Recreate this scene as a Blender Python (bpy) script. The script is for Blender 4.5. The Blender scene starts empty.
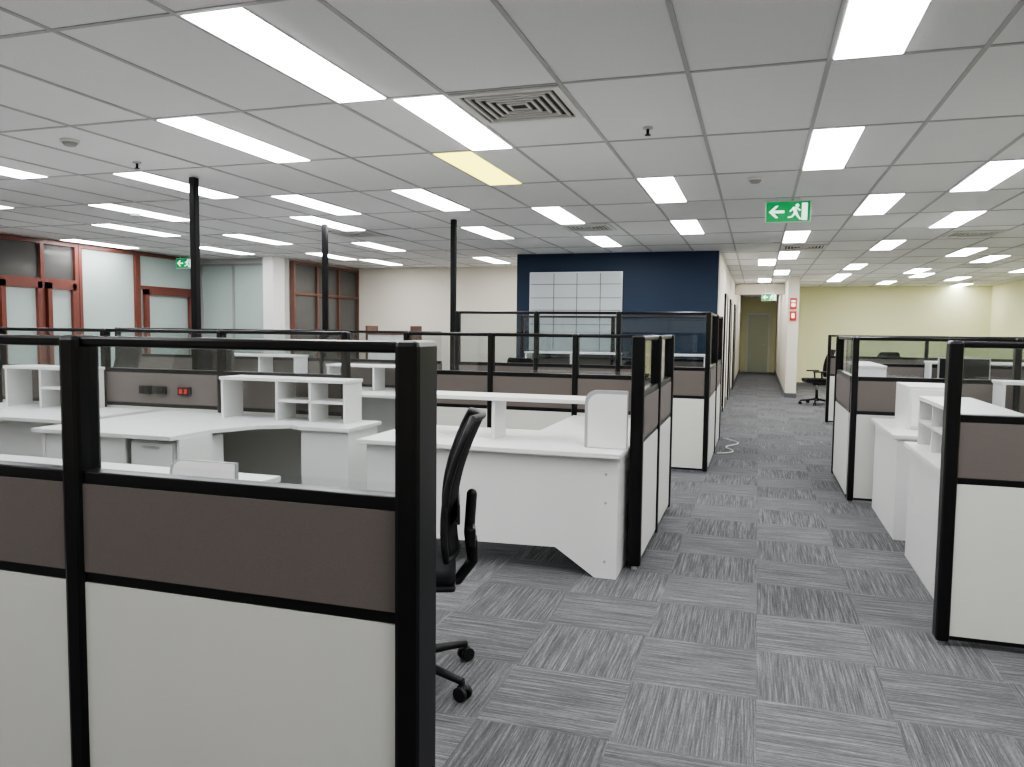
import bpy, bmesh, math, random
from mathutils import Matrix, Vector
random.seed(4)
scene=bpy.context.scene
try:
    scene.view_settings.view_transform='AgX'
    scene.view_settings.look='AgX - Medium High Contrast'
    scene.view_settings.exposure=0.72
except Exception: pass

# ---------------------------------------------------------------- materials
def mat(name,col,rough=.5,metal=0.0,noise=0.0,nscale=40,bump=0.0,emit=None,es=0.0,spec=None):
    m=bpy.data.materials.new(name); m.use_nodes=True
    nt=m.node_tree; b=nt.nodes['Principled BSDF']
    b.inputs['Base Color'].default_value=(*col,1)
    b.inputs['Roughness'].default_value=rough
    b.inputs['Metallic'].default_value=metal
    if spec is not None: b.inputs['Specular IOR Level'].default_value=spec
    if emit:
        b.inputs['Emission Color'].default_value=(*emit,1); b.inputs['Emission Strength'].default_value=es
    if noise or bump:
        tc=nt.nodes.new('ShaderNodeTexCoord'); n=nt.nodes.new('ShaderNodeTexNoise')
        n.inputs['Scale'].default_value=nscale; n.inputs['Detail'].default_value=4
        nt.links.new(tc.outputs['Object'],n.inputs['Vector'])
        if noise:
            mr=nt.nodes.new('ShaderNodeMapRange')
            mr.inputs['To Min'].default_value=1-noise; mr.inputs['To Max'].default_value=1+noise
            nt.links.new(n.outputs['Fac'],mr.inputs['Value'])
            mx=nt.nodes.new('ShaderNodeVectorMath'); mx.operation='SCALE'
            mx.inputs[0].default_value=col
            nt.links.new(mr.outputs[0],mx.inputs['Scale']); nt.links.new(mx.outputs[0],b.inputs['Base Color'])
        if bump:
            bp=nt.nodes.new('ShaderNodeBump'); bp.inputs['Strength'].default_value=bump; bp.inputs['Distance'].default_value=.002
            nt.links.new(n.outputs['Fac'],bp.inputs['Height']); nt.links.new(bp.outputs[0],b.inputs['Normal'])
    return m
M={}
M['lam']=mat('white_laminate',(.71,.71,.705),.35,noise=.02,nscale=6)
M['wpanel']=mat('white_partition_panel',(.63,.635,.60),.45,noise=.02,nscale=5)
M['fabric']=mat('taupe_fabric',(.138,.119,.111),.95,noise=.18,nscale=400,bump=.3)
M['black']=mat('black_powdercoat',(.004,.004,.005),.3,noise=.05,nscale=60,spec=.35)
M['polemat']=mat('black_pole_paint',(.004,.004,.005),.55,noise=.05,nscale=60,spec=.2)
M['plastic']=mat('black_plastic',(.008,.008,.009),.45,noise=.05,nscale=60,spec=.35)
M['meshfab']=mat('black_mesh_fabric',(.010,.010,.012),.85,noise=.3,nscale=500,bump=.4,spec=.2)
M['grey']=mat('grey_edge',(.35,.35,.35),.5,noise=.03,nscale=20)
M['silver']=mat('silver_metal',(.6,.6,.62),.3,metal=.8,noise=.03,nscale=20)
M['cream']=mat('cream_paint',(.77,.73,.64),.85,noise=.02,nscale=3)
M['yellow']=mat('pale_yellow_paint',(.75,.75,.47),.85,noise=.03,nscale=1.5)
M['blue']=mat('navy_paint',(.010,.028,.066),.6,noise=.05,nscale=3)
M['wb']=mat('whiteboard_surface',(.58,.62,.64),.18,noise=.02,nscale=3)
M['line']=mat('whiteboard_tape',(.10,.12,.15),.6,noise=.05,nscale=30)
M['red']=mat('red_brown_frame',(.175,.05,.036),.4,noise=.1,nscale=20)
M['frost']=mat('frosted_glass_film',(.46,.55,.52),.25,noise=.06,nscale=1.2)
M['darkg']=mat('unlit_room_pane',(.085,.085,.08),.12,noise=.2,nscale=1.0)  # opaque pane; the dark of the unlit room behind is put into its colour
M['ceilbar']=mat('ceiling_tbar',(.46,.46,.46),.6,noise=.03,nscale=20)
M['whitep']=mat('white_paint',(.76,.75,.73),.6,noise=.02,nscale=10)
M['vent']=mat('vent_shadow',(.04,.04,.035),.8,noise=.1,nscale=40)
M['green']=mat('exit_green',(.0,.17,.05),.4,emit=(0,.40,.11),es=.35,noise=.02,nscale=10)
M['signw']=mat('exit_white',(.8,.9,.85),.4,emit=(.8,1,.9),es=.8,noise=.01,nscale=10)
M['redsign']=mat('red_sign',(.6,.03,.02),.4,noise=.03,nscale=20)
M['skirt']=mat('grey_skirting',(.12,.12,.13),.5,noise=.05,nscale=20)
M['doorg']=mat('pale_green_door',(.50,.54,.40),.5,noise=.03,nscale=4)
M['timber']=mat('brown_timber',(.13,.06,.04),.5,noise=.2,nscale=15)

def emis(name,col,s):
    m=bpy.data.materials.new(name); m.use_nodes=True; nt=m.node_tree; nt.nodes.clear()
    e=nt.nodes.new('ShaderNodeEmission'); o=nt.nodes.new('ShaderNodeOutputMaterial')
    e.inputs[0].default_value=(*col,1); e.inputs[1].default_value=s
    nt.links.new(e.outputs[0],o.inputs[0]); return m
M['led']=emis('led_diffuser',(.99,.99,1.0),14.0)
M['ledwarm']=emis('yellowed_diffuser',(1,.93,.14),2.6)

def glassmat():
    m=bpy.data.materials.new('clear_glass'); m.use_nodes=True; nt=m.node_tree; nt.nodes.clear()
    t=nt.nodes.new('ShaderNodeBsdfTransparent'); t.inputs[0].default_value=(.905,.925,.925,1)
    g=nt.nodes.new('ShaderNodeBsdfGlossy'); g.inputs['Roughness'].default_value=.02
    lw=nt.nodes.new('ShaderNodeLayerWeight'); lw.inputs['Blend'].default_value=.5
    p=nt.nodes.new('ShaderNodeMath'); p.operation='POWER'; p.inputs[1].default_value=3.5
    q=nt.nodes.new('ShaderNodeMath'); q.operation='MULTIPLY_ADD'; q.inputs[1].default_value=.7; q.inputs[2].default_value=.045
    nt.links.new(lw.outputs['Facing'],p.inputs[0]); nt.links.new(p.outputs[0],q.inputs[0])
    mx=nt.nodes.new('ShaderNodeMixShader'); o=nt.nodes.new('ShaderNodeOutputMaterial')
    nt.links.new(q.outputs[0],mx.inputs[0]); nt.links.new(t.outputs[0],mx.inputs[1]); nt.links.new(g.outputs[0],mx.inputs[2])
    nt.links.new(mx.outputs[0],o.inputs[0]); return m
M['glass']=glassmat()

def carpet():
    m=bpy.data.materials.new('carpet_tiles'); m.use_nodes=True; nt=m.node_tree; N=nt.nodes; Lk=nt.links
    b=N['Principled BSDF']; b.inputs['Roughness'].default_value=.95; b.inputs['Specular IOR Level'].default_value=.15
    def math_(op,a,bv=None,c=None):
        n=N.new('ShaderNodeMath'); n.operation=op
        for i,v in enumerate((a,bv,c)):
            if v is None: continue
            if isinstance(v,(int,float)): n.inputs[i].default_value=v
            else: Lk.new(v,n.inputs[i])
        return n.outputs[0]
    g=N.new('ShaderNodeNewGeometry'); s=N.new('ShaderNodeSeparateXYZ'); Lk.new(g.outputs['Position'],s.inputs[0])
    X=math_('SUBTRACT',s.outputs[0],.04); Y=math_('SUBTRACT',s.outputs[1],.15)
    xi=math_('FLOOR',math_('DIVIDE',X,.5)); yi=math_('FLOOR',math_('DIVIDE',Y,.5))
    par=math_('FLOORED_MODULO',math_('ADD',xi,yi),2)
    cv=N.new('ShaderNodeCombineXYZ'); Lk.new(xi,cv.inputs[0]); Lk.new(yi,cv.inputs[1])
    wn=N.new('ShaderNodeTexWhiteNoise'); wn.noise_dimensions='3D'; Lk.new(cv.outputs[0],wn.inputs['Vector'])
    off=math_('MULTIPLY',wn.outputs['Value'],50)
    def vec(a,bb,zoff,ka,kb):
        v=N.new('ShaderNodeCombineXYZ'); Lk.new(math_('MULTIPLY',a,ka),v.inputs[0]); Lk.new(math_('MULTIPLY',bb,kb),v.inputs[1]); Lk.new(zoff,v.inputs[2]); return v.outputs[0]
    def layer(ka,kb):
        mx=N.new('ShaderNodeMix'); mx.data_type='VECTOR'; Lk.new(par,mx.inputs['Factor'])
        Lk.new(vec(X,Y,off,ka,kb),mx.inputs[4]); Lk.new(vec(Y,X,off,ka,kb),mx.inputs[5])
        n=N.new('ShaderNodeTexNoise'); n.inputs['Scale'].default_value=1; n.inputs['Detail'].default_value=2; n.inputs['Roughness'].default_value=.6
        Lk.new(mx.outputs[1],n.inputs['Vector']); return n.outputs['Fac']
    a=layer(175,4); c=layer(70,2.0); d=layer(260,50)
    v=math_('ADD',math_('ADD',math_('MULTIPLY',a,.54),math_('MULTIPLY',c,.24)),math_('MULTIPLY',d,.22))
    r=N.new('ShaderNodeValToRGB'); Lk.new(v,r.inputs[0])
    e=r.color_ramp.elements; e[0].position=.36; e[0].color=(.064,.065,.069,1); e[1].position=.68; e[1].color=(.265,.265,.275,1)
    k=e.new(.51); k.color=(.122,.124,.129,1)
    tv=math_('ADD',math_('MULTIPLY',wn.outputs['Value'],.20),.90)
    tv=math_('MULTIPLY',tv,math_('ADD',math_('MULTIPLY',par,.08),.96))
    sc=N.new('ShaderNodeVectorMath'); sc.operation='SCALE'; Lk.new(r.outputs[0],sc.inputs[0]); Lk.new(tv,sc.inputs['Scale'])
    Lk.new(sc.outputs[0],b.inputs['Base Color'])
    bp=N.new('ShaderNodeBump'); bp.inputs['Strength'].default_value=.3; bp.inputs['Distance'].default_value=.003
    Lk.new(v,bp.inputs['Height']); Lk.new(bp.outputs[0],b.inputs['Normal'])
    return m
M['carpet']=carpet()

GX,GY,PX,PY=.27,2.62,.63,1.26
def ceiltile():
    m=bpy.data.materials.new('mineral_fibre_tile'); m.use_nodes=True; nt=m.node_tree; N=nt.nodes; Lk=nt.links
    b=N['Principled BSDF']; b.inputs['Roughness'].default_value=.95; b.inputs['Specular IOR Level'].default_value=.1
    g=N.new('ShaderNodeNewGeometry'); s=N.new('ShaderNodeVectorMath'); s.operation='SUBTRACT'; s.inputs[1].default_value=(GX,GY,0)
    Lk.new(g.outputs['Position'],s.inputs[0])
    d=N.new('ShaderNodeVectorMath'); d.operation='DIVIDE'; d.inputs[1].default_value=(PX,PY,100); Lk.new(s.outputs[0],d.inputs[0])
    f=N.new('ShaderNodeVectorMath'); f.operation='FLOOR'; Lk.new(d.outputs[0],f.inputs[0])
    w=N.new('ShaderNodeTexWhiteNoise'); Lk.new(f.outputs[0],w.inputs['Vector'])
    n=N.new('ShaderNodeTexNoise'); n.inputs['Scale'].default_value=90; n.inputs['Detail'].default_value=3
    Lk.new(g.outputs['Position'],n.inputs['Vector'])
    m1=N.new('ShaderNodeMapRange'); m1.inputs['To Min'].default_value=.79; m1.inputs['To Max'].default_value=.86; Lk.new(w.outputs['Value'],m1.inputs['Value'])
    m2=N.new('ShaderNodeMapRange'); m2.inputs['To Min'].default_value=-.05; m2.inputs['To Max'].default_value=.05; Lk.new(n.outputs['Fac'],m2.inputs['Value'])
    ad=N.new('ShaderNodeMath'); Lk.new(m1.outputs[0],ad.inputs[0]); Lk.new(m2.outputs[0],ad.inputs[1])
    cb=N.new('ShaderNodeCombineColor'); 
    for i in range(3): Lk.new(ad.outputs[0],cb.inputs[i])
    Lk.new(cb.outputs[0],b.inputs['Base Color']); return m
M['ceil']=ceiltile()

# ---------------------------------------------------------------- builder
class B:
    def __init__(s,name): s.name=name; s.bm=bmesh.new(); s.mats=[]
    def mi(s,k):
        if k not in s.mats: s.mats.append(k)
        return s.mats.index(k)
    def box(s,x0,x1,y0,y1,z0,z1,k,bev=0,seg=2,T=None):
        x0,x1=min(x0,x1),max(x0,x1); y0,y1=min(y0,y1),max(y0,y1); z0,z1=min(z0,z1),max(z0,z1)
        t=bmesh.new(); bmesh.ops.create_cube(t,size=1)
        bmesh.ops.scale(t,vec=(x1-x0,y1-y0,z1-z0),verts=t.verts)
        bmesh.ops.translate(t,vec=((x0+x1)/2,(y0+y1)/2,(z0+z1)/2),verts=t.verts)
        if bev: bmesh.ops.bevel(t,geom=t.edges[:],offset=bev,segments=seg,affect='EDGES',profile=.5)
        s.merge(t,k,T,smooth=False)
    def merge(s,t,k,T=None,smooth=False):
        if T is not None: bmesh.ops.transform(t,matrix=T,verts=t.verts)
        i=s.mi(k); mp={}
        for v in t.verts: mp[v]=s.bm.verts.new(v.co)
        for f in t.faces:
            nf=s.bm.faces.new([mp[v] for v in f.verts]); nf.material_index=i; nf.smooth=smooth and len(f.verts)<=4
        t.free()
    def cyl(s,p,q,r,k,r2=None,seg=16,caps=True):
        p=Vector(p); q=Vector(q); d=q-p; t=bmesh.new()
        bmesh.ops.create_cone(t,cap_ends=caps,segments=seg,radius1=r,radius2=r if r2 is None else r2,depth=d.length)
        T=Matrix.Translation((p+q)/2)@d.to_track_quat('Z','Y').to_matrix().to_4x4()
        s.merge(t,k,T,smooth=True)
    def ball(s,c,r,k,sc=(1,1,1)):
        t=bmesh.new(); bmesh.ops.create_uvsphere(t,u_segments=16,v_segments=10,radius=r)
        s.merge(t,k,Matrix.Translation(c)@Matrix.Diagonal((*sc,1)),smooth=True)
    def tube(s,pts,r,k):
        for a,b in zip(pts,pts[1:]): s.cyl(a,b,r,k,caps=False)
        for a in pts: s.ball(a,r*.999,k)
    def prism(s,pts,lo,hi,k,axis='Z',bev=0):
        t=bmesh.new()
        def co(p,h): return {'Z':(p[0],p[1],h),'Y':(p[0],h,p[1]),'X':(h,p[0],p[1])}[axis]
        a=[t.verts.new(co(p,lo)) for p in pts]; b=[t.verts.new(co(p,hi)) for p in pts]
        n=len(pts); t.faces.new(a); t.faces.new(b[::-1])
        for i in range(n): t.faces.new([a[i],b[i],b[(i+1)%n],a[(i+1)%n]])
        bmesh.ops.recalc_face_normals(t,faces=t.faces)
        if bev: bmesh.ops.bevel(t,geom=t.edges[:],offset=bev,segments=2,affect='EDGES')
        s.merge(t,k)
    def sheet(s,P,k,th=.02):
        t=bmesh.new(); n=len(P); m_=len(P[0]); off=Vector((0,th,0))
        F=[[t.verts.new(p) for p in r] for r in P]; G=[[t.verts.new(p+off) for p in r] for r in P]
        for i in range(n-1):
            for j in range(m_-1):
                t.faces.new([F[i][j],F[i][j+1],F[i+1][j+1],F[i+1][j]]); t.faces.new([G[i][j],G[i+1][j],G[i+1][j+1],G[i][j+1]])
        for i in range(n-1):
            for j in (0,m_-1): t.faces.new([F[i][j],F[i+1][j],G[i+1][j],G[i][j]])
        for j in range(m_-1):
            for i in (0,n-1): t.faces.new([F[i][j],F[i][j+1],G[i][j+1],G[i][j]])
        bmesh.ops.recalc_face_normals(t,faces=t.faces); s.merge(t,k,smooth=True)
    def build(s,loc=(0,0,0),rz=0):
        me=bpy.data.meshes.new(s.name)
        s.bm.normal_update(); s.bm.to_mesh(me); s.bm.free()
        for k in s.mats: me.materials.append(M[k])
        o=bpy.data.objects.new(s.name,me); scene.collection.objects.link(o)
        o.location=loc; o.rotation_euler=(0,0,rz); return o

C=2.70
# ---------------------------------------------------------------- shell
b=B('floor'); b.box(-10.3,6,-3.3,30.5,-.1,0,'carpet'); b.build()
b=B('ceiling'); b.box(-10.3,6,-3.3,30.5,C,C+.1,'ceil'); b.build()
b=B('ceiling_grid')
for n in range(-16,9):
    x=GX+PX*n
    if -10.1<x<5.8: b.box(x-.011,x+.011,-3.2,30,C-.006,C,'ceilbar')
for n in range(-4,23):
    y=GY+PY*n
    b.box(-10.1,5.6,y-.011,y+.011,C-.005,C,'ceilbar')
b.build()
b=B('wall_back'); b.box(-10.1,5.8,-3.2,-3.05,0,C,'cream'); b.build()
b=B('wall_right'); b.box(5.65,5.8,-3.05,22.6,0,C,'yellow'); b.build()
b=B('wall_far_right'); b.box(.86,5.8,22.6,22.75,0,C,'yellow'); b.build()
b=B('baseboard_far_right'); b.box(.86,5.64,22.57,22.6,0,.1,'skirt'); b.build()
b=B('wall_corridor_right'); b.box(.62,.85,18.4,29.6,0,C,'cream'); b.build()
b=B('baseboard_corridor_right'); b.box(.605,.865,18.385,29.6,0,.1,'skirt'); b.build()
b=B('wall_corridor_left'); b.box(-.75,-.60,12.56,29.6,0,C,'cream'); b.build()
b=B('baseboard_corridor_left'); b.box(-.60,-.585,12.56,29.6,0,.1,'skirt'); b.build()
b=B('wall_corridor_end'); b.box(-.75,.85,29.62,29.75,0,C,'yellow'); b.build()
b=B('door_1')
b.box(-.40,.42,29.54,29.61,0,2.15,'whitep'); b.box(-.33,.35,29.5,29.54,.01,2.08,'doorg',.004)
b.cyl((.28,29.5,1.0),(.28,29.44,1.0),.02,'silver'); b.cyl((.28,29.44,1.0),(.16,29.44,1.0),.012,'silver'); b.build()
for i,y in enumerate((14.6,17.2,20.4)):
    b=B('door_%d'%(i+2))
    b.box(-.598,-.565,y,y+.06,0,2.15,'black'); b.box(-.598,-.565,y+.94,y+1.0,0,2.15,'black'); b.box(-.598,-.565,y,y+1,2.09,2.15,'black')
    b.box(-.598,-.58,y+.06,y+.94,.01,2.09,'frost' if i else 'whitep'); b.build()
b=B('corridor_header_beam'); b.box(-.598,.618,20.9,21.1,2.42,C-.01,'cream'); b.build()
b=B('wall_feature_blue'); b.box(-3.85,-.60,12.4,12.55,0,C,'blue'); b.box(-3.85,-3.7,12.55,14.7,0,C,'cream'); b.build()
b=B('wall_cream'); b.box(-8.1,-3.85,14.7,14.85,0,C,'cream'); b.build()
b=B('trim_1'); b.box(-.605,-.585,12.38,12.56,0,C,'cream'); b.build()

XL=-10.0
b=B('wall_left'); b.box(XL-.15,XL-.06,-3.05,12.2,0,C,'whitep'); b.build()
b=B('trim_3'); b.box(XL-.05,XL+.02,-3.05,4.36,0,2.69,'cream'); b.build()
def glaz(name,axis,fix,nodes,zs,pane,frame='red',w=.06):
    b=B(name)
    def bx(a,c,z0,z1,t0,t1,k):
        if axis=='Y': b.box(fix+t0,fix+t1,a,c,z0,z1,k)
        else: b.box(a,c,fix+t0,fix+t1,z0,z1,k)
    for n in nodes: bx(n-w/2,n+w/2,0,zs[-1],0,.09,frame)
    for z in zs:
        bx(nodes[0],nodes[-1],max(0,z-w),z,0,.088,frame)
    bx(nodes[0],nodes[-1],0,zs[-1],.03,.045,pane)
    return b
TZ=2.69
b=glaz('window_1','Y',XL-.02,[4.4,5.6,6.8,8.0,8.75,9.35],[.08,2.13,TZ],'darkg')
for y0,y1 in ((6.9,7.95),(8.06,8.7),(8.8,9.3)):
    b.box(XL+.05,XL+.11,y0,y0+.07,0,2.07,'red'); b.box(XL+.05,XL+.11,y1-.07,y1,0,2.07,'red'); b.box(XL+.05,XL+.11,y0,y1,1.98,2.07,'red'); b.box(XL+.05,XL+.11,y0,y1,.0,.12,'red')
    b.box(XL+.05,XL+.06,y0+.07,y1-.07,.12,1.98,'frost')
b.build()
b=glaz('window_2','Y',XL-.02,[9.42,10.55],[.08,TZ],'frost'); b.build()
b=glaz('door_6','Y',XL-.02,[10.6,11.95],[.04,2.13,TZ],'frost')
b.box(XL+.05,XL+.11,10.7,10.78,0,2.07,'red'); b.box(XL+.05,XL+.11,11.78,11.86,0,2.07,'red'); b.box(XL+.05,XL+.11,10.7,11.86,1.98,2.07,'red')
b.box(XL+.05,XL+.11,10.7,11.86,0,.12,'red'); b.cyl((XL+.15,11.7,.9),(XL+.15,11.7,1.3),.014,'silver'); b.build()
b=B('wall_left_return'); b.box(XL-.1,-8.25,12.2,12.3,0,C,'whitep'); b.build()
b=glaz('window_3','X',12.08,[-9.9,-9.2,-8.5],[.08,1.0,2.6],'frost','grey',.04); b.build()
b=B('column_white'); b.box(-8.40,-8.18,11.85,12.2,0,C,'whitep',.01); b.build()
b=B('wall_left_far'); b.box(-8.25,-8.16,12.3,14.85,0,C,'whitep'); b.build()
b=glaz('window_4','Y',-8.14,[12.32,13.1,13.9,14.68],[.08,2.1,2.66],'darkg','timber',.05); b.build()

b=B('whiteboard')
x0,x1,z0,z1=-3.62,-2.08,1.12,2.40; y=12.395
b.box(x0,x1,y-.03,y-.002,z0,z1,'silver',.004); b.box(x0+.02,x1-.02,y-.035,y-.029,z0+.02,z1-.02,'wb')
for i in range(1,4): 
    x=x0+(x1-x0)*(i/4+.02); b.box(x-.006,x+.006,y-.037,y-.034,z0+.02,z1-.02,'line')
for z in (1.35,1.55,1.78,1.98,2.2): b.box(x0+.02,x1-.02,y-.037,y-.034,z-.005,z+.005,'line')
b.box(x0+.1,x1-.1,y-.09,y-.03,z0-.02,z0,'silver'); b.build()

# ---------------------------------------------------------------- ceiling lights
def gl(n,t,row,warm=False):
    x=GX+PX*n; x0,x1=(x+.012,x+.305) if t=='+' else (x-.305,x-.012)
    y0=GY+PY*row+.012; y1=y0+PY-.024
    b=B('ceiling_light_panel'); k='ledwarm' if warm else 'led'
    b.box(x0,x1,y0,y1,C-.006,C-.0005,'whitep'); b.box(x0+.006,x1-.006,y0+.006,y1-.006,C-.009,C-.006,k); b.build()
for a in [(0,'+',0),(0,'+',2),(1,'+',4),(2,'+',3),(0,'+',6),(3,'-',5),(2,'+',7),(-2,'+',5),(-2,'+',3),
          (-4,'+',0),(-3,'-',1),(-4,'+',4),(-4,'+',6),(-6,'+',1),(-6,'+',5),(-5,'-',3),(-7,'-',3),(-8,'-',2),(-8,'-',4),
          (-11,'-',5),(-11,'+',3),(-13,'+',4),(-16,'+',5),(-14,'+',6),(-12,'+',7),(-11,'-',8),(-9,'-',6),(-8,'+',8),
          (-16,'+',3),(-13,'+',2),(-16,'+',1),(-10,'+',1),(-13,'+',0),(-9,'-',0),
          (3,'+',0),(5,'+',2),(6,'+',4),(7,'+',6),(4,'+',1),(5,'+',5),
          (4,'+',8),(5,'+',9),(2,'+',10),(0,'-',9),(4,'+',11),(7,'+',8),(7,'+',11),(0,'+',11),(2,'+',13),(4,'+',14),(6,'+',13),(0,'-',13),(0,'-',15),(0,'-',18),
          (0,'+',8),(2,'+',12),(7,'+',15),(5,'-',12),(0,'+',-2),(-3,'+',-1),(-3,'+',-3),(2,'+',-1),(3,'+',-3),(-6,'+',-2),(-9,'+',-1),(-9,'+',-3),(-12,'+',-2),(-14,'+',-3),(6,'+',-2)]:  # negative rows: unseen panels added so the near partition's front is lit
    gl(*a)
gl(-4,'+',2,True)

def diffuser(x,y,s=.60):
    b=B('ceiling_air_vent'); h=s/2
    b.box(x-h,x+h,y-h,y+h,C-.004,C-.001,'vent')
    def ring(r0,r1,z0,z1,k):
        b.box(x-r0,x+r0,y-r0,y-r1,z0,z1,k); b.box(x-r0,x+r0,y+r1,y+r0,z0,z1,k)
        b.box(x-r0,x-r1,y-r1,y+r1,z0,z1,k); b.box(x+r1,x+r0,y-r1,y+r1,z0,z1,k)
    ring(h,h-.04,C-.014,C-.004,'whitep')
    for i in range(5): 
        r=h-.062-.045*i
        ring(r,r-.014,C-.016+.001*i,C-.004,'whitep')
    b.build()
diffuser(-1.30,4.20); diffuser(-2.0,9.3); diffuser(.6,12.1); diffuser(-5.1,9.25); diffuser(2.5,10.9); diffuser(3.7,16.0)
def sprinkler(x,y):
    b=B('fire_sprinkler'); b.cyl((x,y,C),(x,y,C-.012),.03,'silver'); b.cyl((x,y,C-.01),(x,y,C-.045),.009,'plastic'); b.cyl((x,y,C-.045),(x,y,C-.05),.018,'plastic'); b.build()
for p in ((-.68,4.85),(-4.55,4.86)): sprinkler(*p)
def smoke(x,y):
    b=B('smoke_detector'); b.cyl((x,y,C),(x,y,C-.02),.06,'whitep',seg=28); b.cyl((x,y,C-.02),(x,y,C-.04),.05,'grey',.035,seg=28); b.build()
for p in ((-.06,6.65),(-4.46,4.17),(-6.6,7.0)): smoke(*p)

# ---------------------------------------------------------------- exit signs
def exit_sign(x,y,z,w=.40,h=.2,name='exit_sign'):
    b=B(name)
    b.box(x-w/2,x+w/2,y-.02,y+.02,z-h/2,z+h/2,'whitep',.004)
    f=y-.0215
    b.box(x-w/2+.008,x+w/2-.008,f,f+.003,z-h/2+.008,z+h/2-.008,'green')
    g=f-.001
    def poly(pts): b.prism([(x+px*w,z+pz*h) for px,pz in pts],g,g+.0015,'signw','Y')
    poly([(-.42,0),(-.27,.28),(-.21,.28),(-.31,.06),(-.08,.06),(-.08,-.06),(-.31,-.06),(-.21,-.28),(-.27,-.28)])
    poly([(.30,-.4),(.30,.38),(.42,.38),(.42,-.4)])
    b.cyl((x+.20*w,g,z+.27*h),(x+.20*w,g+.0015,z+.27*h),.016,'signw')
    poly([(.10,.20),(.17,.20),(.20,-.05),(.13,-.08)])
    poly([(.16,.18),(.25,.02),(.28,.06),(.19,.20)]); poly([(.11,.18),(.03,.02),(.05,-.02),(.13,.12)])
    poly([(.14,-.06),(.20,-.05),(.24,-.22),(.30,-.36),(.26,-.38),(.20,-.24)]); poly([(.13,-.06),(.17,-.10),(.10,-.26),(.0,-.3),(.0,-.24),(.08,-.2)])
    b.cyl((x-.1,y,z+h/2),(x-.1,y,C),.006,'whitep'); b.cyl((x+.1,y,z+h/2),(x+.1,y,C),.006,'whitep')
    b.build()
exit_sign(.23,7.72,2.575); exit_sign(.24,20.5,2.33,.36,.18); exit_sign(-9.50,11.2,2.54,.36,.18)
b=B('fire_extinguisher_sign'); b.box(.66,.80,18.36,18.38,1.98,2.22,'redsign',.003); b.box(.69,.77,18.355,18.362,2.03,2.10,'signw'); b.box(.69,.77,18.355,18.362,2.13,2.17,'signw')
b.box(.66,.80,18.36,18.38,1.72,1.93,'redsign',.003); b.box(.70,.76,18.355,18.362,1.78,1.88,'signw'); b.build()

# ---------------------------------------------------------------- partitions
def run(axis,fix,nodes,h=1.43,t=.06,pw=.05,pt=None,name='cubicle_partition',ends=(1,1),dz=0):
    b=B(name); pt=pt or t+.02
    def bx(a,c,z0,z1,th,k,bev=0):
        if axis=='X': b.box(a,c,fix-th/2,fix+th/2,z0,z1,k,bev)
        else: b.box(fix-th/2,fix+th/2,a,c,z0,z1,k,bev)
    for i,n in enumerate(nodes):
        if (i==0 and not ends[0]) or (i==len(nodes)-1 and not ends[1]): continue
        end=(i in (0,len(nodes)-1))
        bx(n-pw/2,n+pw/2,.02,h,pt if end else t+.02,'black',.014)
        bx(n-.015,n+.015,0,.03,.03,'grey')
    for a,c in zip(nodes,nodes[1:]):
        a+=pw/2-.004; c-=pw/2-.004
        bx(a,c,h-.032,h-.002,t*.75,'black',.008)
        bx(a,c,1.09+dz,h-.03,.006,'glass')
        bx(a,c,1.055+dz,1.092+dz,t*.8,'black',.004)
        bx(a,c,.80+dz,1.056+dz,t*.9,'fabric')
        bx(a,c,.768+dz,.80+dz,t*.8,'black',.004)
        bx(a,c,.05,.768+dz,t*.9,'wpanel')
        bx(a,c,.03,.052,t*.8,'black')
    b.build()
run('X',1.75,[-3.96,-2.91,-1.86,-.80],t=.07,pw=.065,pt=.13,dz=-.05)
run('X',5.36,[-6.6,-5.4,-4.2,-3.05],ends=(1,1))
run('Y',-.68,[4.68,5.52,6.36])
run('X',6.36,[-3.0,-2.2,-1.45,-.76],ends=(1,0))
run('X',8.15,[-3.22,-2.30,-1.40,-.48],h=1.66)
run('Y',-.48,[8.24,9.4,10.6],h=1.66,ends=(0,1))
run('X',8.15,[-8.0,-6.4,-4.95,-3.4],ends=(1,0))
run('X',10.6,[-3.2,-1.9,-.56],h=1.66,ends=(1,0))
run('X',4.03,[.87,2.1,3.3],t=.07,pw=.06)
run('X',7.18,[.80,2.0,3.2])
run('Y',.80,[7.26,8.5],ends=(0,1))
run('X',10.4,[.98,2.2,3.4])
run('Y',3.36,[4.1,5.6,7.1],ends=(0,0))
run('X',13.4,[1.1,2.5,3.9])
run('Y',3.36,[7.25,8.8,10.3],ends=(0,0))

def pole(x,y):
    b=B('power_pole'); b.box(x-.028,x+.028,y-.03,y+.03,0,C-.007,'polemat',.006); b.build()
pole(-4.53,5.46); pole(-4.99,8.28); pole(-3.33,8.28)

# ---------------------------------------------------------------- desks
TH=.028; DZ=.75
def top(b,pts): b.prism(pts,DZ-TH,DZ,'lam','Z',bev=.003)
def rect(x0,x1,y0,y1): return [(x0,y0),(x1,y0),(x1,y1),(x0,y1)]
def hutch(name,x0,x1,y0,y1,z0,z1,divs=(),shelf=None,legs=True,back=False):
    b=B(name)
    b.box(x0,x1,y0,y1,z1-.024,z1,'lam',.003)
    if legs:
        b.box(x0+.01,x0+.03,y0+.01,y1-.005,z0,z1-.024,'lam'); b.box(x1-.03,x1-.01,y0+.01,y1-.005,z0,z1-.024,'lam')
    for d in divs: b.box(d-.01,d+.01,y0+.01,y1-.005,z0,z1-.024,'lam')
    if shelf: b.box(shelf[0],shelf[1],y0+.01,y1-.005,shelf[2]-.01,shelf[2]+.01,'lam')
    if back: b.box(x0+.03,x1-.03,y1-.02,y1-.008,z0,z1-.024,'lam')
    return b.build()
b=B('office_desk'); top(b,rect(-3.92,-2.15,2.42,3.16))
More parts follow.
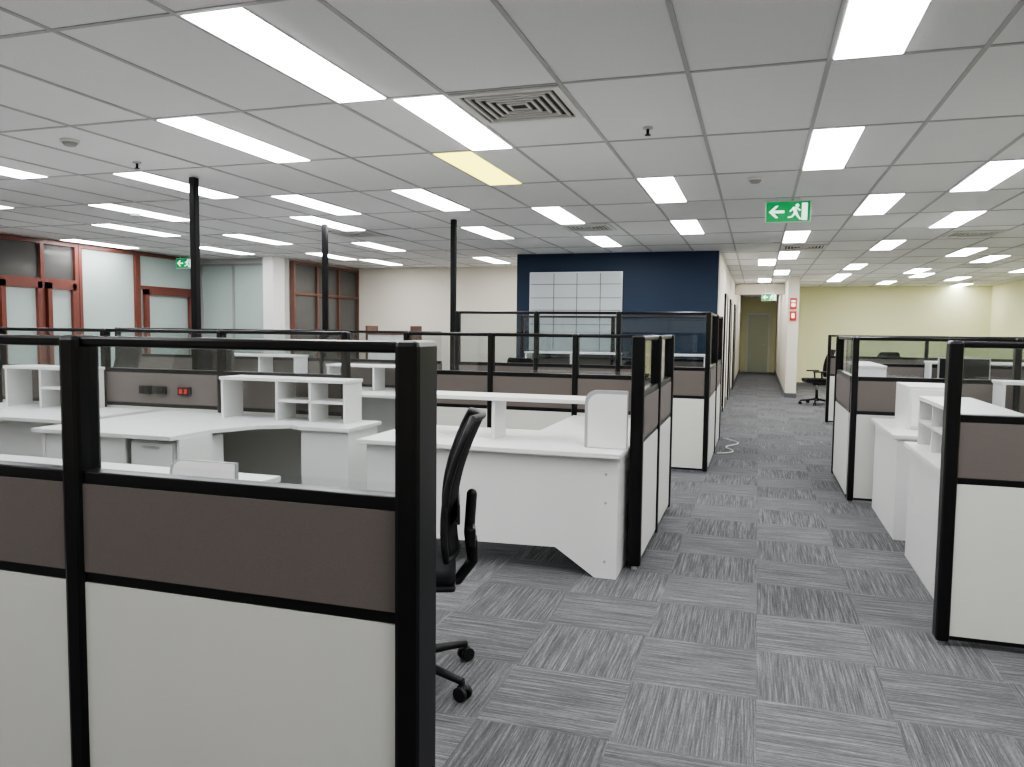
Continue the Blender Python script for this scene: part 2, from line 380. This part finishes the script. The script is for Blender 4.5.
b.box(-3.85,-3.83,2.46,3.1,0,DZ-TH,'lam'); b.box(-2.24,-2.22,2.46,3.1,0,DZ-TH,'lam'); b.box(-3.83,-2.24,3.02,3.04,.25,DZ-TH,'lam'); b.build()
def screen(x0,x1,y,z0,z1,r,name='desk_screen',t=.025,fill='lam'):
    pts=[(x0,z0),(x1,z0),(x1,z1)]+[(x0+r-r*math.sin(a),z1-r+r*math.cos(a)) for a in [math.pi/2*i/6 for i in range(0,7)]]
    b=B(name); b.prism(pts,y-t/2,y+t/2,'grey','Y',bev=.003)
    ins=[(x0+.02+(px-x0)*.94,z0+.003+(pz-z0)*.93) for px,pz in pts]
    ins=[(min(px,x1-.004),pz) for px,pz in ins]
    b.prism(ins,y-t/2-.002,y-t/2,fill,'Y'); b.build()
screen(-2.56,-2.20,2.90,DZ,DZ+.10,.06,'desk_cable_screen',fill='whitep')

b=B('corner_workstation_desk')
top(b,[(-4.72,4.03),(-3.56,4.03),(-3.56,4.42),(-3.42,4.72),(-3.22,4.86),(-3.12,4.80),(-2.72,4.80),(-2.72,5.31),(-4.72,5.31)])
b.box(-4.68,-4.66,4.08,5.28,0,DZ-TH,'lam'); b.box(-4.66,-3.98,4.09,4.11,0,DZ-TH,'lam'); b.box(-3.57,-3.55,4.10,4.42,0,DZ-TH,'lam')
b.box(-3.10,-2.74,4.84,4.86,0,DZ-TH,'lam'); b.box(-3.12,-3.10,4.84,5.28,0,DZ-TH,'lam'); b.box(-2.76,-2.74,4.86,5.28,0,DZ-TH,'lam')
b.build()
b=B('mobile_pedestal')
b.box(-3.95,-3.60,4.12,4.6,.05,.70,'lam',.004)
for i,(z0,z1) in enumerate(((.52,.69),(.36,.51),(.07,.35))):
    b.box(-3.94,-3.61,4.10,4.12,z0,z1,'lam',.003); b.box(-3.84,-3.71,4.085,4.10,z1-.035,z1-.022,'silver')
for x in (-3.90,-3.65):
    for y in (4.17,4.55): b.cyl((x-.01,y,.025),(x+.01,y,.025),.025,'plastic')
b.build()
hutch('desk_hutch_shelf',-3.98,-2.87,5.04,5.30,DZ,1.07,divs=(-3.47,-3.18),shelf=(-3.47,-2.89,.90))
b=B('power_outlet')
for x,k in ((-5.0,'plastic'),(-4.85,'plastic'),(-4.60,'redsign')):
    b.box(x,x+.12,5.30,5.33,.88,.95,'plastic',.004); b.box(x+.02,x+.05,5.295,5.30,.895,.935,k); b.box(x+.07,x+.10,5.295,5.30,.895,.935,k)
b.build()
b=B('office_desk'); top(b,rect(-6.5,-4.85,4.45,5.31)); b.box(-6.46,-6.44,4.5,5.28,0,DZ-TH,'lam'); b.box(-4.91,-4.89,4.5,5.28,0,DZ-TH,'lam'); b.box(-6.44,-4.91,4.6,4.62,.2,DZ-TH,'lam'); b.build()
hutch('desk_hutch_shelf',-6.2,-5.35,5.04,5.30,DZ,1.10,divs=(-5.8,),shelf=(-5.8,-5.37,.92))

b=B('workstation_desk')
top(b,[(-2.42,4.38),(-.73,4.38),(-.73,6.30),(-1.45,6.30),(-1.45,5.25),(-2.42,5.25)])
b.prism([(-2.38,0),(-2.16,0),(-1.95,.14),(-1.12,.16),(-.88,0),(-.75,0),(-.75,DZ-TH),(-2.38,DZ-TH)],4.44,4.462,'lam','Y')
b.box(-2.38,-2.36,4.47,5.2,0,DZ-TH,'lam'); b.box(-.77,-.75,4.47,6.26,.0,DZ-TH,'lam'); b.box(-1.43,-1.41,5.6,6.26,0,DZ-TH,'lam')
for x in (-.82,): 
    for z in (.10,.45,.62): b.cyl((x,4.44,z),(x,4.437,z),.008,'grey')
b.build()
b=B('desk_hutch_shelf'); b.box(-2.25,-.90,4.66,4.96,1.005,1.03,'lam',.003); b.box(-1.62,-1.60,4.70,4.94,DZ,1.005,'lam'); b.box(-2.22,-2.20,4.70,4.94,DZ,1.005,'lam'); b.box(-.93,-.91,4.70,4.94,DZ,1.005,'lam'); b.build()
screen(-.985,-.725,4.60,DZ,1.10,.07)

def simple_desk(x0,x1,y0,y1,mod='Y'):
    b=B('office_desk'); top(b,rect(x0,x1,y0,y1)); b.box(x0+.03,x0+.05,y0+.04,y1-.04,0,DZ-TH,'lam'); b.box(x1-.05,x1-.03,y0+.04,y1-.04,0,DZ-TH,'lam')
    b.box(x0+.05,x1-.05,y1-.12,y1-.10,.25,DZ-TH,'lam'); b.build()
simple_desk(-6.3,-5.0,7.35,8.10); hutch('desk_hutch_shelf',-6.2,-5.1,7.8,8.08,DZ,1.13,divs=(-5.6,))
simple_desk(-4.8,-3.5,7.35,8.10); hutch('desk_hutch_shelf',-4.7,-3.6,7.8,8.08,DZ,1.04,divs=(-4.1,))
simple_desk(-3.1,-1.7,9.8,10.5); hutch('desk_hutch_shelf',-3.05,-1.75,10.2,10.5,DZ,1.16,divs=(-2.4,))
simple_desk(-1.6,-.56,9.8,10.5); hutch('desk_hutch_shelf',-1.55,-.62,10.2,10.5,DZ,1.16,divs=(-1.1,))
simple_desk(-7.6,-5.6,9.6,10.4); simple_desk(-9.0,-7.2,7.4,8.0)
b=B('storage_credenza'); b.box(-7.15,-6.25,13.4,13.8,0,1.40,'lam',.004); b.box(-7.19,-7.15,13.38,13.82,0,1.50,'timber'); b.box(-6.25,-6.21,13.38,13.82,0,1.50,'timber'); b.box(-7.15,-6.25,13.38,13.82,1.33,1.37,'timber'); b.build()

b=B('workstation_desk'); top(b,rect(.94,1.70,4.12,5.62)); b.box(.97,.99,4.14,5.58,.0,DZ-TH,'lam'); b.box(.99,1.68,5.56,5.58,.1,DZ-TH,'lam'); b.build()
def side_hutch(x0,x1,y0,y1,z1,divs,shelf=None):
    b=B('desk_hutch_shelf'); b.box(x0,x1,y0,y1,z1-.024,z1,'lam',.003)
    for y in (y0+.01,y1-.03): b.box(x0+.005,x1-.005,y,y+.02,DZ,z1-.024,'lam')
    for y in divs: b.box(x0+.01,x1-.01,y,y+.02,DZ,z1-.024,'lam')
    b.box(x1-.025,x1-.01,y0+.03,y1-.03,DZ,z1-.024,'lam')
    if shelf: b.box(x0+.01,x1-.025,y0+.03,y1-.03,shelf,shelf+.02,'lam')
    b.build()
side_hutch(1.0,1.30,4.35,5.55,1.06,(4.75,5.15),.89)
b=B('workstation_desk'); top(b,rect(.93,1.62,5.95,7.10)); b.box(.96,.98,5.98,7.06,0,DZ-TH,'lam'); b.box(.98,1.6,5.98,6.0,.0,DZ-TH,'lam'); b.build()
b=B('desk_storage_box'); b.box(1.08,1.42,6.35,6.9,DZ,1.07,'lam',.004); b.box(1.10,1.40,6.335,6.35,DZ+.02,1.05,'whitep',.003); b.build()
simple_desk(1.75,3.2,6.4,7.1); hutch('desk_hutch_shelf',1.8,3.1,6.8,7.08,DZ,1.10,divs=(2.4,))
b=B('workstation_desk'); top(b,rect(.95,1.62,8.75,10.32)); b.box(.97,.99,8.8,10.28,0,DZ-TH,'lam'); b.box(.99,1.6,8.8,8.82,0,DZ-TH,'lam'); b.build()
side_hutch(1.0,1.3,8.9,10.2,1.12,(9.5,))
simple_desk(1.8,3.2,9.6,10.3); hutch('desk_hutch_shelf',1.9,3.0,10.0,10.3,DZ,1.14,divs=(2.4,))
simple_desk(1.65,2.9,16.6,17.3)
simple_desk(3.2,4.8,16.6,17.3)
def monitor(x,y,z):
    b=B('computer_monitor'); b.box(x-.26,x+.26,y-.015,y+.02,z+.13,z+.45,'silver',.006); b.box(x-.245,x+.245,y-.018,y-.014,z+.145,z+.435,'plastic')
    b.box(x-.03,x+.03,y+.02,y+.04,z+.02,z+.3,'silver'); b.box(x-.12,x+.12,y-.07,y+.09,z,z+.02,'silver',.005); b.build()
monitor(2.2,9.75,DZ)

cu=bpy.data.curves.new('floor_cable','CURVE'); cu.dimensions='3D'; cu.bevel_depth=.006
sp=cu.splines.new('BEZIER'); pts=[(-.42,9.5,.008),(-.25,9.7,.008),(-.34,10.1,.008),(-.2,10.5,.008),(-.4,10.9,.008)]
sp.bezier_points.add(len(pts)-1)
for p,c in zip(sp.bezier_points,pts): p.co=c; p.handle_left_type=p.handle_right_type='AUTO'
o=bpy.data.objects.new('floor_cable',cu); scene.collection.objects.link(o); cu.materials.append(M['whitep'])

# ---------------------------------------------------------------- chairs
def chair(x,y,rz,hs=1.0,a0=.3):
    b=B('office_chair')  # faces +Y locally
    for i in range(5):
        a=2*math.pi*i/5+a0; ca,sa=math.cos(a),math.sin(a)
        b.cyl((0.03*ca,.03*sa,.105),(.32*ca,.32*sa,.075),.024,'plastic',.014)
        cx,cy=.32*ca,.32*sa
        b.cyl((cx,cy,.08),(cx,cy,.05),.010,'plastic')
        tx,ty=-sa,ca
        for s_ in (-1,1):
            b.cyl((cx+tx*.008*s_,cy+ty*.008*s_,.03),(cx+tx*.026*s_,cy+ty*.026*s_,.03),.029,'plastic')
        b.ball((cx,cy,.048),.024,'plastic',(1,1,.7))
    b.cyl((0,0,.07),(0,0,.14),.042,'plastic'); b.cyl((0,0,.14),(0,0,.30),.028,'plastic'); b.cyl((0,0,.30),(0,0,.41),.016,'silver')
    b.box(-.09,.09,-.14,.10,.40,.445,'plastic',.012); b.cyl((.09,0,.42),(.24,.02,.42),.007,'plastic'); b.box(.22,.28,0,.04,.412,.428,'plastic',.004)
    b.box(-.245,.245,-.22,.25,.445,.475,'plastic',.014); b.box(-.25,.25,-.22,.26,.465,.53,'meshfab',.028,4)
    b.tube([(0,-.12,.42),(0,-.23,.42),(0,-.29,.50),(0,-.275,.62),(0,-.285,.78)],.022,'plastic')
    b.box(-.10,.10,-.30,-.265,.58,.66,'plastic',.01); b.box(-.05,.05,-.31,-.28,.50,.60,'plastic',.01)
    P=[]; n=20
    for i in range(n+1):
        v=i/n; z=.56+(.55*hs)*v
        yb=-.235+.03*math.sin(v*math.pi)-.10*v**1.6
        wd=.225*(1-.12*v-.18*(max(0,v-.85)/.15)**2-.10*(max(0,.12-v)/.12))
        row=[]
        for j in range(11):
            u=-1+2*j/10
            row.append(Vector((wd*u,yb+.045*u*u,z)))
        P.append(row)
    b.sheet(P,'meshfab',.016)
    L=[r[0]+Vector((0,.008,0)) for r in P]; R=[r[-1]+Vector((0,.008,0)) for r in P]
    ring=L+[p+Vector((0,.008,0)) for p in P[-1][1:-1]]+R[::-1]+[p+Vector((0,.008,0)) for p in P[0][1:-1]][::-1]+[L[0]]
    b.tube(ring,.014,'plastic')
    b.box(-.2,.2,-.235,-.222,.70,.78,'plastic',.005)
    for s_ in (-1,1):
        b.tube([(.10*s_,0,.44),(.27*s_,-.02,.45),(.285*s_,-.02,.56),(.285*s_,-.01,.66)],.018,'plastic')
        b.box(.245*s_,.325*s_,-.10,.15,.66,.69,'plastic',.012,3)
    return b.build((x,y,0),rz)
rz=math.radians(112)
chair(-1.37,2.86,rz,1.0,math.radians(-17)-rz)
chair(-5.75,4.0,math.radians(-15),1.15)
chair(-1.3,9.1,math.radians(10)); chair(-2.6,9.1,math.radians(-20))
chair(-6.35,6.3,math.radians(165),1.22); chair(-5.25,6.4,math.radians(190),1.22)
chair(1.18,16.9,math.radians(100)); chair(2.2,15.8,math.radians(20))

cd=bpy.data.cameras.new('camera'); cam=bpy.data.objects.new('camera',cd); scene.collection.objects.link(cam); scene.camera=cam
cd.sensor_width=36; cd.lens=775/1024*36; cd.clip_end=100
th=math.radians(4.0); psi=math.radians(17.53)
mt=Matrix.Rotation(psi,4,'Z')@Matrix.Rotation(math.pi/2-th,4,'X')@Matrix.Rotation(.011,4,'Z')
cam.matrix_world=Matrix.Translation((0,0,1.46))@mt
w=bpy.data.worlds.new('world'); scene.world=w; w.use_nodes=True
w.node_tree.nodes['Background'].inputs[0].default_value=(.8,.9,1,1); w.node_tree.nodes['Background'].inputs[1].default_value=.1
